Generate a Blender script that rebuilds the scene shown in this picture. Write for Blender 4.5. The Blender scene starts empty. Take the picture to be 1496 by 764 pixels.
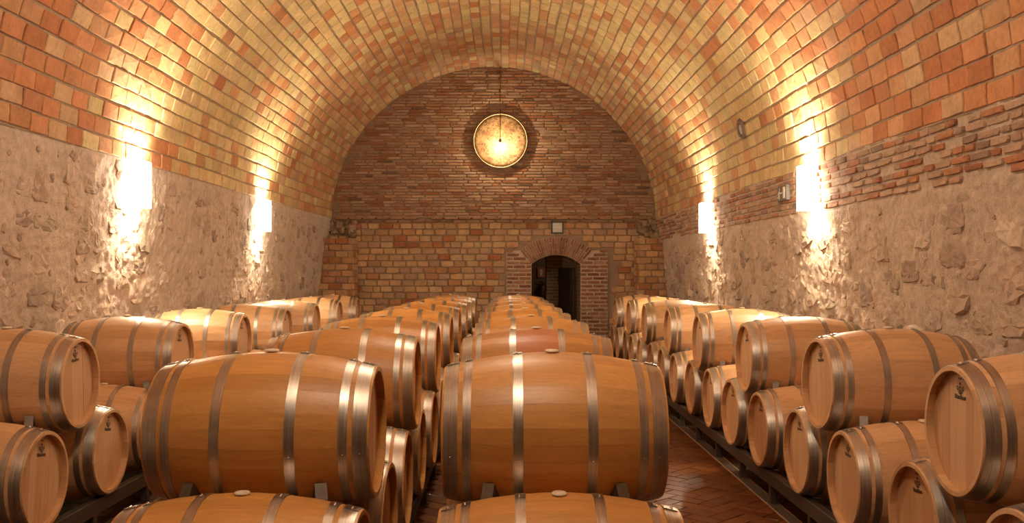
import bpy, math, random
import numpy as np
from mathutils import Matrix, Vector, Euler

random.seed(7)
rng = np.random.default_rng(7)
scene = bpy.context.scene
C = scene.collection
PI = math.pi

# ------------------------------------------------------------------ camera
F = 1376.0; IW, IH = 1496.0, 764.0
VPX, VPY = 740.0, 404.0
CAMZ = 1.78
cd = bpy.data.cameras.new('camera'); cam = bpy.data.objects.new('camera', cd); C.objects.link(cam)
cd.sensor_width = 36.0; cd.lens = 36.0 * F / IW
cd.shift_x = (IW / 2 - VPX) / IW
cd.shift_y = (VPY - IH / 2) / IW
cd.clip_start = 0.05; cd.clip_end = 200
cam.location = (0, 0, CAMZ); cam.rotation_euler = (PI / 2, 0, 0)
scene.camera = cam

# ------------------------------------------------------------------ world, exposure
w = bpy.data.worlds.new('world'); scene.world = w; w.use_nodes = True
w.node_tree.nodes['Background'].inputs['Color'].default_value = (0.0, 0.0, 0.0, 1)
w.node_tree.nodes['Background'].inputs['Strength'].default_value = 0.0
vs = scene.view_settings
vs.view_transform = 'Standard'; vs.look = 'None'; vs.gamma = 1.0; vs.exposure = 1.08
vs.use_curve_mapping = False

LIGHT_COL = (1.0, 0.82, 0.57)
SPOT_UP_W = 178.0
SPOT_DOWN_W = 42.0
SHELL_EMIT = 74.0
PENDANT_W = 27.0
GLOBE_W = 134.0

# ------------------------------------------------------------------ room dimensions
YB = 20.0            # end wall
YF = -5.0            # wall behind the camera
XCEN = -0.275        # vault axis
VA = 3.45            # vault half width
def vdrop(y): return 0.008 * (y - YB)
SPR = CAMZ + 1.23
VB = 3.23
def vault_pt(t, y, off=0.0):
    """t: angle 0 (right springing) .. pi (left); off = distance inwards"""
    n = 1.96
    ct, st = math.cos(t), math.sin(t)
    x = VA * math.copysign(abs(ct) ** (2 / n), ct); z = VB * abs(st) ** (2 / n)
    nx, nz = ct / VA, st / VB
    l = math.hypot(nx, nz)
    return (XCEN + x - off * nx / l, y, SPR + vdrop(y) + z - off * nz / l)

# ------------------------------------------------------------------ small helpers
def link(o, parent=None):
    C.objects.link(o)
    if parent is not None: o.parent = parent
    return o
def tag(o, label=None, cat=None, group=None, kind=None):
    if label: o['label'] = label
    if cat: o['category'] = cat
    if group: o['group'] = group
    if kind: o['kind'] = kind
    return o
def empty(name, loc=(0, 0, 0), rot=(0, 0, 0)):
    o = bpy.data.objects.new(name, None); o.empty_display_size = 0.05
    o.location = loc; o.rotation_euler = rot
    return link(o)
def mesh_of(name, verts, faces, mat=None, smooth=None):
    me = bpy.data.meshes.new(name)
    me.from_pydata([tuple(map(float, v)) for v in verts], [], [tuple(int(i) for i in f) for f in faces])
    if mat: me.materials.append(mat)
    if smooth is True:
        me.polygons.foreach_set('use_smooth', [True] * len(me.polygons))
    elif smooth is not None and smooth is not False:
        me.polygons.foreach_set('use_smooth', smooth)
    me.update()
    return me
def obj(name, me, parent=None, loc=None, rot=None):
    o = bpy.data.objects.new(name, me)
    if loc is not None: o.location = loc
    if rot is not None: o.rotation_euler = rot
    return link(o, parent)
class MB:
    """collects simple shapes into one mesh"""
    def __init__(s): s.v = []; s.f = []; s.s = []
    def add(s, v, f, smooth=False):
        b = len(s.v); s.v += [tuple(p) for p in v]
        s.f += [tuple(i + b for i in q) for q in f]; s.s += [smooth] * len(f); return s
    def box(s, x0, x1, y0, y1, z0, z1, bev=0.0):
        if bev <= 0:
            v = [(x, y, z) for x in (x0, x1) for y in (y0, y1) for z in (z0, z1)]
            return s.add(v, [(0, 1, 3, 2), (4, 6, 7, 5), (0, 4, 5, 1), (2, 3, 7, 6), (0, 2, 6, 4), (1, 5, 7, 3)])
        b = bev; v = []
        for x, sx in ((x0, 1), (x1, -1)):
            for y, sy in ((y0, 1), (y1, -1)):
                for z, sz in ((z0, 1), (z1, -1)):
                    v += [(x, y + sy * b, z + sz * b), (x + sx * b, y, z + sz * b), (x + sx * b, y + sy * b, z)]
        def i(a, bb, c, k): return (a * 4 + bb * 2 + c) * 3 + k
        f = [(i(0,0,0,0), i(0,0,1,0), i(0,1,1,0), i(0,1,0,0)), (i(1,0,0,0), i(1,1,0,0), i(1,1,1,0), i(1,0,1,0)),
             (i(0,0,0,1), i(1,0,0,1), i(1,0,1,1), i(0,0,1,1)), (i(0,1,0,1), i(0,1,1,1), i(1,1,1,1), i(1,1,0,1)),
             (i(0,0,0,2), i(0,1,0,2), i(1,1,0,2), i(1,0,0,2)), (i(0,0,1,2), i(1,0,1,2), i(1,1,1,2), i(0,1,1,2))]
        for a in (0, 1):
            for bb in (0, 1):
                f.append((i(a,bb,0,0), i(a,bb,1,0), i(a,bb,1,1), i(a,bb,0,1)))
                f.append((i(a,0,bb,0), i(a,1,bb,0), i(a,1,bb,2), i(a,0,bb,2)))
                f.append((i(0,a,bb,1), i(1,a,bb,1), i(1,a,bb,2), i(0,a,bb,2)))
                for c in (0, 1): f.append((i(a,bb,c,0), i(a,bb,c,1), i(a,bb,c,2)))
        return s.add(v, f)
    def tube(s, pts, r, n=10, cap=True, smooth=True):
        pts = [Vector(p) for p in pts]; rr = r if isinstance(r, (list, tuple)) else [r] * len(pts)
        v = []; up0 = None
        for k, p in enumerate(pts):
            d = (pts[min(k + 1, len(pts) - 1)] - pts[max(k - 1, 0)]).normalized()
            a = d.cross(Vector((0, 0, 1)) if abs(d.z) < 0.9 else Vector((1, 0, 0))).normalized(); b = d.cross(a)
            for j in range(n):
                t = 2 * PI * j / n; v.append(p + rr[k] * (math.cos(t) * a + math.sin(t) * b))
        f = []
        for k in range(len(pts) - 1):
            for j in range(n):
                f.append((k * n + j, k * n + (j + 1) % n, (k + 1) * n + (j + 1) % n, (k + 1) * n + j))
        s.add(v, f, smooth)
        if cap: s.add(v[:n], [tuple(range(n))]); s.add(v[-n:], [tuple(range(n))[::-1]])
        return s
    def build(s, name, mat, parent=None, fix=True):
        me = mesh_of(name, s.v, s.f, mat, s.s)
        if fix: fixn(me)
        return obj(name, me, parent)
def fixn(me):
    import bmesh
    bm = bmesh.new(); bm.from_mesh(me)
    bmesh.ops.recalc_face_normals(bm, faces=bm.faces)
    for e in bm.edges:
        if any(not f.smooth for f in e.link_faces): e.smooth = False
    bm.to_mesh(me); bm.free()

# lattice noise on numpy arrays
_tab = rng.random((256, 256))
def vnoise(x, y, seed=0):
    x = np.asarray(x, float) + seed * 17.31; y = np.asarray(y, float) + seed * 7.77
    xi = np.floor(x).astype(int); yi = np.floor(y).astype(int)
    fx = x - xi; fy = y - yi; fx = fx * fx * (3 - 2 * fx); fy = fy * fy * (3 - 2 * fy)
    g = lambda a, b: _tab[a & 255, b & 255]
    return ((g(xi, yi) * (1 - fx) + g(xi + 1, yi) * fx) * (1 - fy) + (g(xi, yi + 1) * (1 - fx) + g(xi + 1, yi + 1) * fx) * fy) * 2 - 1
def fbm(x, y, oct=4, seed=0):
    s = 0; a = 1.0
    for k in range(oct): s = s + a * vnoise(x * 2 ** k, y * 2 ** k, seed + k); a *= 0.5
    return s
def proj(p):
    return (VPX + F * p[0] / max(p[1], 0.01), VPY - F * (p[2] - CAMZ) / max(p[1], 0.01))

# ------------------------------------------------------------------ materials
class NT:
    def __init__(s, name):
        s.m = bpy.data.materials.new(name); s.m.use_nodes = True; s.t = s.m.node_tree
        s.b = s.t.nodes['Principled BSDF']
    def n(s, typ, **kw):
        nd = s.t.nodes.new('ShaderNode' + typ)
        for k, v in kw.items(): setattr(nd, k, v)
        return nd
    def l(s, a, b): s.t.links.new(a, b)
    def inp(s, nd, key, v):
        if hasattr(v, 'is_output'): s.l(v, nd.inputs[key])
        else: nd.inputs[key].default_value = v
    def pos(s): return s.n('NewGeometry').outputs['Position']
    def objc(s): return s.n('TexCoord').outputs['Object']
    def mapping(s, vec, scale=(1, 1, 1), loc=(0, 0, 0)):
        m = s.n('Mapping'); s.l(vec, m.inputs['Vector']); m.inputs['Scale'].default_value = scale
        s.inp(m, 'Location', loc); return m.outputs[0]
    def noise(s, vec, scale, detail=4, rough=0.55, dist=0.0):
        nd = s.n('TexNoise'); s.l(vec, nd.inputs['Vector'])
        nd.inputs['Scale'].default_value = scale; nd.inputs['Detail'].default_value = detail
        nd.inputs['Roughness'].default_value = rough; nd.inputs['Distortion'].default_value = dist
        return nd.outputs['Fac']
    def ramp(s, fac, stops):
        r = s.n('ValToRGB'); s.l(fac, r.inputs[0]); e = r.color_ramp.elements
        while len(e) < len(stops): e.new(0.5)
        for k, (p, c) in enumerate(stops):
            e[k].position = p; e[k].color = (c, c, c, 1) if not isinstance(c, (tuple, list)) else (*c, 1)
        return r.outputs[0]
    def mix(s, fac, a, b, blend='MIX'):
        m = s.n('Mix', data_type='RGBA', blend_type=blend)
        s.inp(m, 0, fac)
        for key, v in ((6, a), (7, b)):
            if hasattr(v, 'is_output'): s.l(v, m.inputs[key])
            else: m.inputs[key].default_value = (*v, 1) if len(v) == 3 else v
        return m.outputs[2]
    def math(s, op, a, b=0.0, c=0.0, clamp=False):
        m = s.n('Math', operation=op, use_clamp=clamp); s.inp(m, 0, a); s.inp(m, 1, b); s.inp(m, 2, c); return m.outputs[0]
    def bump(s, h, strength=0.5, dist=0.01, normal=None):
        b = s.n('Bump'); s.l(h, b.inputs['Height']); b.inputs['Strength'].default_value = strength; b.inputs['Distance'].default_value = dist
        if normal is not None: s.l(normal, b.inputs['Normal'])
        return b.outputs[0]
    def out(s, color=None, rough=None, normal=None, metal=None, spec=None):
        if color is not None: s.inp(s.b, 'Base Color', color if hasattr(color, 'is_output') else (*color, 1))
        if rough is not None: s.inp(s.b, 'Roughness', rough)
        if metal is not None: s.inp(s.b, 'Metallic', metal)
        if normal is not None: s.l(normal, s.b.inputs['Normal'])
        if spec is not None: s.b.inputs['Specular IOR Level'].default_value = spec
        return s.m

def masonry_mat(name, source, speck=0.5, bump=0.35, rough=0.85, vein=0.3, fine=1.0):
    """fired clay piece: its own tint (object colour or vertex attribute) with pores, streaks and wear"""
    t = NT(name); p = t.pos()
    if source == 'object': col = t.n('ObjectInfo').outputs['Color']
    else: col = t.n('Attribute', attribute_name='tint').outputs['Color']
    big = t.noise(p, 5.0 * fine, 4, 0.6); mid = t.noise(p, 26 * fine, 5, 0.65, 0.4); small = t.noise(p, 150 * fine, 3, 0.6)
    c = t.mix(1.0, col, t.ramp(big, [(0.25, 0.80), (0.75, 1.16)]), 'MULTIPLY')
    c = t.mix(1.0, c, t.ramp(mid, [(0.28, 0.78), (0.5, 1.0), (0.75, 1.12)]), 'MULTIPLY')
    pale = t.ramp(t.noise(p, 9 * fine, 5, 0.7, 0.8), [(0.55, 0.0), (0.72, 1.0)])
    c = t.mix(t.math('MULTIPLY', pale, vein), c, (0.50, 0.36, 0.25))
    dark = t.ramp(small, [(0.28, 0.45), (0.42, 1.0)])
    c = t.mix(speck, c, t.mix(1.0, c, dark, 'MULTIPLY'))
    h = t.math('ADD', t.math('MULTIPLY', mid, 0.8), t.math('MULTIPLY', small, 0.35))
    return t.out(c, rough, t.bump(h, bump, 0.012), spec=0.25)

def mortar_mat(name, c0, c1, scale=6.0, bump=0.5, dist=0.02, stain=(0.25, 0.19, 0.15)):
    t = NT(name); p = t.pos()
    big = t.noise(p, scale * 0.35, 5, 0.6); mid = t.noise(p, scale * 3, 6, 0.65); fine = t.noise(p, scale * 14, 4, 0.6)
    c = t.mix(t.ramp(big, [(0.3, 0.0), (0.7, 1.0)]), c0, c1)
    c = t.mix(1.0, c, t.ramp(mid, [(0.25, 0.80), (0.75, 1.15)]), 'MULTIPLY')
    c = t.mix(t.ramp(t.noise(p, scale * 0.9, 5, 0.7, 0.6), [(0.56, 0.0), (0.70, 0.55)]), c, stain)
    c = t.mix(1.0, c, t.ramp(fine, [(0.25, 0.72), (0.40, 1.0)]), 'MULTIPLY')
    h = t.math('ADD', mid, t.math('MULTIPLY', fine, 0.3))
    return t.out(c, 0.92, t.bump(h, bump, dist), spec=0.2)

def oak_mat(name, source='object', base=((0.49, 0.22, 0.052), (0.62, 0.31, 0.09)), stain=None, spread=1.0, rough=0.42):
    t = NT(name); oc = t.objc(); info = t.n('ObjectInfo')
    if source == 'object': rnd = info.outputs['Random']
    else: rnd = t.n('Attribute', attribute_name='tint').outputs['Fac']
    off = t.n('CombineXYZ'); t.l(t.math('MULTIPLY', rnd, 37.0), off.inputs[0]); t.l(t.math('MULTIPLY', rnd, 91.0), off.inputs[1])
    v = t.mapping(oc, (1.3, 16, 16), off.outputs[0])
    grain = t.noise(v, 3.0, 6, 0.62, 0.6)
    v2 = t.mapping(oc, (3.0, 80, 80), off.outputs[0]); pores = t.noise(v2, 2.0, 3, 0.6)
    blot = t.noise(t.mapping(oc, (1.2, 2, 2), off.outputs[0]), 2.2, 3, 0.5)
    rc = t.ramp(rnd, [(0.0, base[0]), (0.45, tuple(0.5 * (a + b) for a, b in zip(*base))), (1.0, base[1])])
    c = t.mix(1.0, rc, t.ramp(grain, [(0.28, 0.84), (0.5, 1.0), (0.75, 1.08)]), 'MULTIPLY')
    c = t.mix(1.0, c, t.ramp(pores, [(0.30, 0.86), (0.48, 1.0)]), 'MULTIPLY')
    c = t.mix(1.0, c, t.ramp(blot, [(0.3, 0.90), (0.7, 1.07)]), 'MULTIPLY')
    fl = t.ramp(t.noise(t.mapping(oc, (9, 60, 60), off.outputs[0]), 1.6, 2, 0.5, 1.5), [(0.68, 0.0), (0.74, 0.35)])
    c = t.mix(fl, c, (0.70, 0.44, 0.22))
    if stain is not None:
        p = t.pos()
        for (px, py, pz, rad, amt) in stain:
            d = t.n('VectorMath', operation='DISTANCE'); t.l(p, d.inputs[0]); d.inputs[1].default_value = (px, py, pz)
            dd = t.math('ADD', d.outputs['Value'], t.math('MULTIPLY', t.math('SUBTRACT', t.noise(p, 12, 3), 0.5), 0.10))
            k = t.n('MapRange'); t.l(dd, k.inputs[0]); k.inputs[1].default_value = rad; k.inputs[2].default_value = rad * 0.72
            k.inputs[3].default_value = 0; k.inputs[4].default_value = amt
            c = t.mix(k.outputs[0], c, (0.52, 0.165, 0.085))
    t.b.inputs['Coat Weight'].default_value = 0.15; t.b.inputs['Coat Roughness'].default_value = 0.4
    return t.out(c, rough, t.bump(t.math('ADD', grain, pores), 0.05, 0.004), spec=0.5)

def steel_mat(name, base=(0.54, 0.485, 0.425), rough=0.40):
    t = NT(name); oc = t.objc()
    v = t.mapping(oc, (140, 2.5, 2.5)); streak = t.noise(v, 2.0, 4, 0.6)
    blot = t.noise(oc, 9.0, 4, 0.6)
    c = t.mix(1.0, base, t.ramp(streak, [(0.3, 0.72), (0.7, 1.18)]), 'MULTIPLY')
    c = t.mix(1.0, c, t.ramp(blot, [(0.3, 0.80), (0.7, 1.12)]), 'MULTIPLY')
    r = t.math('ADD', t.math('MULTIPLY', streak, 0.22), rough - 0.11)
    return t.out(c, r, t.bump(streak, 0.08, 0.002), metal=1.0)

def plain_mat(name, col, rough=0.6, metal=0.0, bump=0.0, scale=40):
    t = NT(name)
    nz = t.noise(t.pos(), scale, 4, 0.6)
    c = t.mix(1.0, col, t.ramp(nz, [(0.3, 0.85), (0.7, 1.12)]), 'MULTIPLY')
    return t.out(c, rough, t.bump(nz, bump, 0.004) if bump else None, metal=metal)

def emit_mat(name, col, strength):
    t = NT(name); t.b.inputs['Base Color'].default_value = (0.8, 0.78, 0.72, 1)
    t.b.inputs['Emission Color'].default_value = (*col, 1); t.b.inputs['Emission Strength'].default_value = strength
    t.b.inputs['Roughness'].default_value = 0.5
    return t.m

M = {}
for src in ('object', 'attr'):
    M['tile_' + src] = masonry_mat('vault_tile_' + src, src, 0.45, 0.40, 0.80, 0.25)
    M['block_' + src] = masonry_mat('clay_block_' + src, src, 0.55, 0.45, 0.85, 0.25)
    M['brick_' + src] = masonry_mat('old_brick_' + src, src, 0.55, 0.55, 0.88, 0.40, 1.3)
    M['stone_' + src] = masonry_mat('rubble_stone_' + src, src, 0.60, 0.75, 0.92, 0.22, 0.9)
    M['floor_' + src] = masonry_mat('floor_clay_' + src, src, 0.35, 0.15, 0.34, 0.05)
M['mortar_vault'] = mortar_mat('vault_mortar', (0.36, 0.255, 0.17), (0.43, 0.315, 0.22), 7)
M['mortar_wall'] = mortar_mat('lime_mortar', (0.50, 0.39, 0.295), (0.60, 0.47, 0.365), 5, 0.7, 0.03)
M['mortar_left'] = mortar_mat('lime_render', (0.52, 0.41, 0.32), (0.61, 0.49, 0.395), 4, 0.7, 0.03)
M['mortar_back'] = mortar_mat('back_mortar', (0.28, 0.185, 0.115), (0.34, 0.23, 0.15), 7)
M['grout'] = plain_mat('grout', (0.075, 0.045, 0.03), 0.8)
M['oak'] = oak_mat('oak_stave', 'object')
M['oak_body'] = oak_mat('oak_body', 'attr')
PALE = ((0.58, 0.33, 0.155), (0.72, 0.445, 0.235))
M['oak_pale'] = oak_mat('oak_stave_pale', 'object', PALE)
M['oak_body_pale'] = oak_mat('oak_body_pale', 'attr', PALE)
M['oak_head'] = oak_mat('oak_head', 'object', ((0.55, 0.335, 0.185), (0.64, 0.42, 0.25)), rough=0.5)
M['steel'] = steel_mat('hoop_steel')
M['steel_bright'] = steel_mat('rivet_steel', (0.55, 0.50, 0.44), 0.3)
M['rack'] = plain_mat('rack_paint', (0.075, 0.055, 0.04), 0.5, 0.3)
M['chock'] = plain_mat('chock_steel', (0.17, 0.14, 0.115), 0.45, 0.85, 0.05)
M['block'] = plain_mat('stop_block', (0.40, 0.29, 0.19), 0.6)
M['bung'] = plain_mat('silicone_bung', (0.72, 0.62, 0.47), 0.45)
M['ink'] = plain_mat('burnt_mark', (0.035, 0.015, 0.008), 0.7)
M['black'] = plain_mat('black_plastic', (0.015, 0.013, 0.012), 0.4)
M['sign_face'] = plain_mat('sign_face', (0.12, 0.105, 0.085), 0.5)
M['sign_white'] = plain_mat('sign_white', (0.80, 0.72, 0.60), 0.5)
M['pale'] = plain_mat('pale_plastic', (0.50, 0.46, 0.40), 0.35)
M['door_wood'] = plain_mat('dark_door_wood', (0.085, 0.045, 0.025), 0.5)
M['orange'] = plain_mat('orange_sign', (0.60, 0.14, 0.03), 0.5)
M['red'] = plain_mat('red_paint', (0.10, 0.018, 0.012), 0.35)
M['sconce'] = emit_mat('sconce_glass', (1.0, 0.84, 0.62), SHELL_EMIT)
M['sconce_side'] = emit_mat('sconce_side_glass', (1.0, 0.84, 0.62), SHELL_EMIT * 0.3)
M['brass'] = plain_mat('dark_metal', (0.10, 0.07, 0.04), 0.4, 0.8)

# ------------------------------------------------------------------ masonry pieces
def piece_mesh(name, mat, n_side=2, jit=0.02, bev=0.06, seed=0, round_=0.0):
    """unit slab: x length, y height (-.5...5), z -0.5..0.5 with +z the face; irregular outline"""
    r = random.Random(seed)
    out = []
    cs = [(-.5, -.5), (.5, -.5), (.5, .5), (-.5, .5)]
    for k in range(4):
        a, b = cs[k], cs[(k + 1) % 4]
        for j in range(n_side):
            t = j / n_side
            x = a[0] + (b[0] - a[0]) * t; y = a[1] + (b[1] - a[1]) * t
            m = 1 - round_ * (1 if j == 0 else 0)
            out.append((x * m + r.uniform(-jit, jit), y * m + r.uniform(-jit, jit)))
    n = len(out)
    v = []; f = []; sm = []
    for (x, y) in out: v.append((x, y, -.5))
    for (x, y) in out: v.append((x, y, .5 - 0.22))
    for (x, y) in out: v.append((x * (1 - 2 * bev * 0.6), y * (1 - 2 * bev), .5 + r.uniform(-.06, .06)))
    v.append((r.uniform(-.1, .1), r.uniform(-.1, .1), .5 + r.uniform(-.02, .10)))
    for j in range(n):
        k = (j + 1) % n
        f.append((j, k, n + k, n + j)); f.append((n + j, n + k, 2 * n + k, 2 * n + j)); f.append((2 * n + j, 2 * n + k, 3 * n))
    return v, f
def lump_mesh(seed=0, n=14):
    """rough quarry stone face: jagged closed outline, nearly flat broken front towards +z"""
    r = random.Random(seed); v = []; f = []
    sq = r.uniform(0.45, 0.95); ph = r.uniform(0, 6)
    rad_ = [0.5 * (1 + 0.10 * math.sin(2 * ph + 2 * PI * j / n * 3) + r.uniform(-.10, .06)) for j in range(n)]
    tx, ty = r.uniform(-.25, .25), r.uniform(-.25, .25)
    rings = ((1.0, -0.5), (0.97, 0.16), (0.86, 0.34), (0.50, 0.40))
    for ring, (m, z) in enumerate(rings):
        for j in range(n):
            t = 2 * PI * (j + r.uniform(-.2, .2)) / n
            c, s_ = math.cos(t), math.sin(t)
            q = rad_[j] * m / max(abs(c), abs(s_)) ** sq * r.uniform(0.96, 1.04)
            v.append((q * c, q * s_, z + ((r.uniform(-.14, .14) + tx * q * c + ty * q * s_) if ring else 0)))
    v.append((r.uniform(-.1, .1), r.uniform(-.1, .1), .42))
    for ring in range(len(rings) - 1):
        for j in range(n):
            k = (j + 1) % n; f.append((ring * n + j, ring * n + k, (ring + 1) * n + k, (ring + 1) * n + j))
    b = (len(rings) - 1) * n
    for j in range(n): f.append((b + j, b + (j + 1) % n, b + n))
    return v, f

class Pieces:
    def __init__(s, name, shapes, mat, parent, smooth=False):
        s.name, s.shapes, s.mat, s.parent, s.smooth = name, shapes, mat, parent, smooth
        s.items = []
    def add(s, mat4, col, score=None):
        if score is None:
            c = mat4.translation; sx, sy = mat4.col[0].length, mat4.col[1].length
            if c.y < 1: score = -1
            else:
                px = proj(c); inside = -10 < px[0] < 1506 and -10 < px[1] < 774
                nz = mat4.col[2].to_3d().normalized(); d = Vector((0, 0, CAMZ)) - c; dl = d.length
                score = sx * sy * max(0.02, nz.dot(d) / dl) / dl ** 2 if inside else -1
        s.items.append((score, mat4, col))
    def build(s, maxn=300, keep_hidden=True):
        meshes = []
        for k, (v, f) in enumerate(s.shapes):
            meshes.append(mesh_of(s.name, v, f, M[s.mat + '_object'], s.smooth))
        s.items.sort(key=lambda q: -q[0])
        singles, rest = s.items[:maxn], s.items[maxn:]
        rest += [q for q in singles if q[0] < 0]; singles = [q for q in singles if q[0] >= 0]
        r = random.Random(3)
        for (_, m4, col) in singles:
            o = bpy.data.objects.new(s.name, meshes[r.randrange(len(meshes))])
            o.matrix_world = m4; o.color = (*col, 1)
            C.objects.link(o)
            if s.parent is not None: o.parent = s.parent
        if rest:
            V = []; Fc = []; T = []; base = 0
            arr = [(np.array(v), f) for v, f in s.shapes]
            for (_, m4, col) in rest:
                v, f = arr[r.randrange(len(arr))]
                m = np.array(m4); V.append(v @ m[:3, :3].T + m[:3, 3])
                Fc += [tuple(i + base for i in q) for q in f]; base += len(v)
                T.append(np.tile(np.array([*col, 1.0]), (len(v), 1)))
            V = np.concatenate(V); T = np.concatenate(T)
            me = bpy.data.meshes.new(s.name + '_field'); me.from_pydata(V.tolist(), [], Fc)
            a = me.attributes.new('tint', 'FLOAT_COLOR', 'POINT'); a.data.foreach_set('color', T.astype(np.float32).ravel())
            me.materials.append(M[s.mat + '_attr'])
            if s.smooth: me.polygons.foreach_set('use_smooth', [True] * len(me.polygons))
            o = obj(s.name + '_field', me, s.parent); o['kind'] = 'stuff'
def frame4(c, ex, ey, ez, sx, sy, sz):
    m = Matrix.Identity(4)
    for k, (e, s_) in enumerate(((ex, sx), (ey, sy), (ez, sz))):
        for i in range(3): m[i][k] = e[i] * s_
    for i in range(3): m[i][3] = c[i]
    return m
def pick(cols, r=random):
    tot = sum(w for w, _ in cols); q = r.uniform(0, tot)
    for w_, c in cols:
        q -= w_
        if q <= 0: break
    j = r.uniform(0.88, 1.10)
    return tuple(max(0, x * j * r.uniform(0.97, 1.03)) for x in c)

tile_shapes = [piece_mesh('t', None, 3, 0.022, 0.035, s) for s in range(8)]
floor_shapes = [piece_mesh('f', None, 2, 0.008, 0.02, 40 + s) for s in range(6)]
brick_shapes = [piece_mesh('b', None, 2, 0.035, 0.06, 20 + s, 0.05) for s in range(8)]
lump_shapes = [lump_mesh(50 + s) for s in range(24)]

# ================================================================== THE SETTING
# ------------------------------------------------------------------ vault
def build_vault():
    nt, ny = 72, 60
    ys = np.linspace(YF, YB + 0.15, ny); v = []; f = []; s = []
    for y in ys:
        for i in range(nt + 1): v.append(vault_pt(PI * i / nt, y))
    for j in range(ny - 1):
        for i in range(nt):
            a = j * (nt + 1) + i; f.append((a, a + 1, a + nt + 2, a + nt + 1))
    me = mesh_of('ceiling', v, f, M['mortar_vault'], True)
    o = obj('ceiling', me); o['kind'] = 'structure'
    # arc length table
    N = 3000; ts = np.linspace(0, PI, N)
    P = np.array([vault_pt(t, YB) for t in ts])
    L = np.concatenate([[0], np.cumsum(np.hypot(np.diff(P[:, 0]), np.diff(P[:, 2])))])
    courses = 64; dc = L[-1] / courses
    pt = 0.315
    P_ = Pieces('vault_tile', tile_shapes, 'tile', o)
    r = random.Random(11)
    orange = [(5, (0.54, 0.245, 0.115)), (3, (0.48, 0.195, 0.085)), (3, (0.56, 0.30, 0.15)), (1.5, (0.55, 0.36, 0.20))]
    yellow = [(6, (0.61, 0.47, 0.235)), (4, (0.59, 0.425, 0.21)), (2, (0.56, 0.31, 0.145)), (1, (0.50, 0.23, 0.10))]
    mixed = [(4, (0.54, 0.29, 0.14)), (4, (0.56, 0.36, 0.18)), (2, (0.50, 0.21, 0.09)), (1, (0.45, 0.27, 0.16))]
    for c in range(courses):
        off = (0.5 * pt if c % 2 else 0.0) + r.uniform(-.03, .03)
        y = YF + off
        wob = r.uniform(-.006, .006)
        while y < YB - 0.02:
            ln = pt * r.uniform(0.93, 1.05)
            y1 = min(y + ln, YB)
            ym = 0.5 * (y + y1)
            s_ = (c + 0.5) * dc + 0.012 * vnoise(ym * 0.8, c * 0.37, 5) + wob
            t = float(np.interp(s_, L, ts))
            p = Vector(vault_pt(t, ym, -0.001 + r.uniform(-.004, .005)))
            a = Vector(vault_pt(t - 0.01, ym)); b = Vector(vault_pt(t + 0.01, ym))
            ey = (b - a).normalized(); ex = Vector((0, 1, 0.008)).normalized(); ez = ex.cross(ey)
            if ez.dot(Vector((XCEN, ym, SPR)) - p) < 0: ey = -ey; ez = -ez
            tilt = Matrix.Rotation(r.gauss(0, 0.010), 3, 'X') @ Matrix.Rotation(r.gauss(0, 0.008), 3, 'Y')
            B = Matrix((ex, ey, ez)).transposed() @ tilt
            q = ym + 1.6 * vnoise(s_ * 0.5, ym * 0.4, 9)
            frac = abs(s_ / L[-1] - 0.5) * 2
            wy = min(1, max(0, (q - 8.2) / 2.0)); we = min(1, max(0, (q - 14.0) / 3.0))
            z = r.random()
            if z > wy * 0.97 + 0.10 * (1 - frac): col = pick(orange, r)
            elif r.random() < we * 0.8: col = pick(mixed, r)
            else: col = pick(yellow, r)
            g = 0.019 + abs(r.gauss(0, 0.004))
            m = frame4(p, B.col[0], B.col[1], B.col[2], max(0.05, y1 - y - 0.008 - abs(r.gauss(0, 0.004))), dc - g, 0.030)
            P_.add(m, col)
            y = y1
    P_.build(300)
    return o
ceiling = build_vault()

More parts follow.
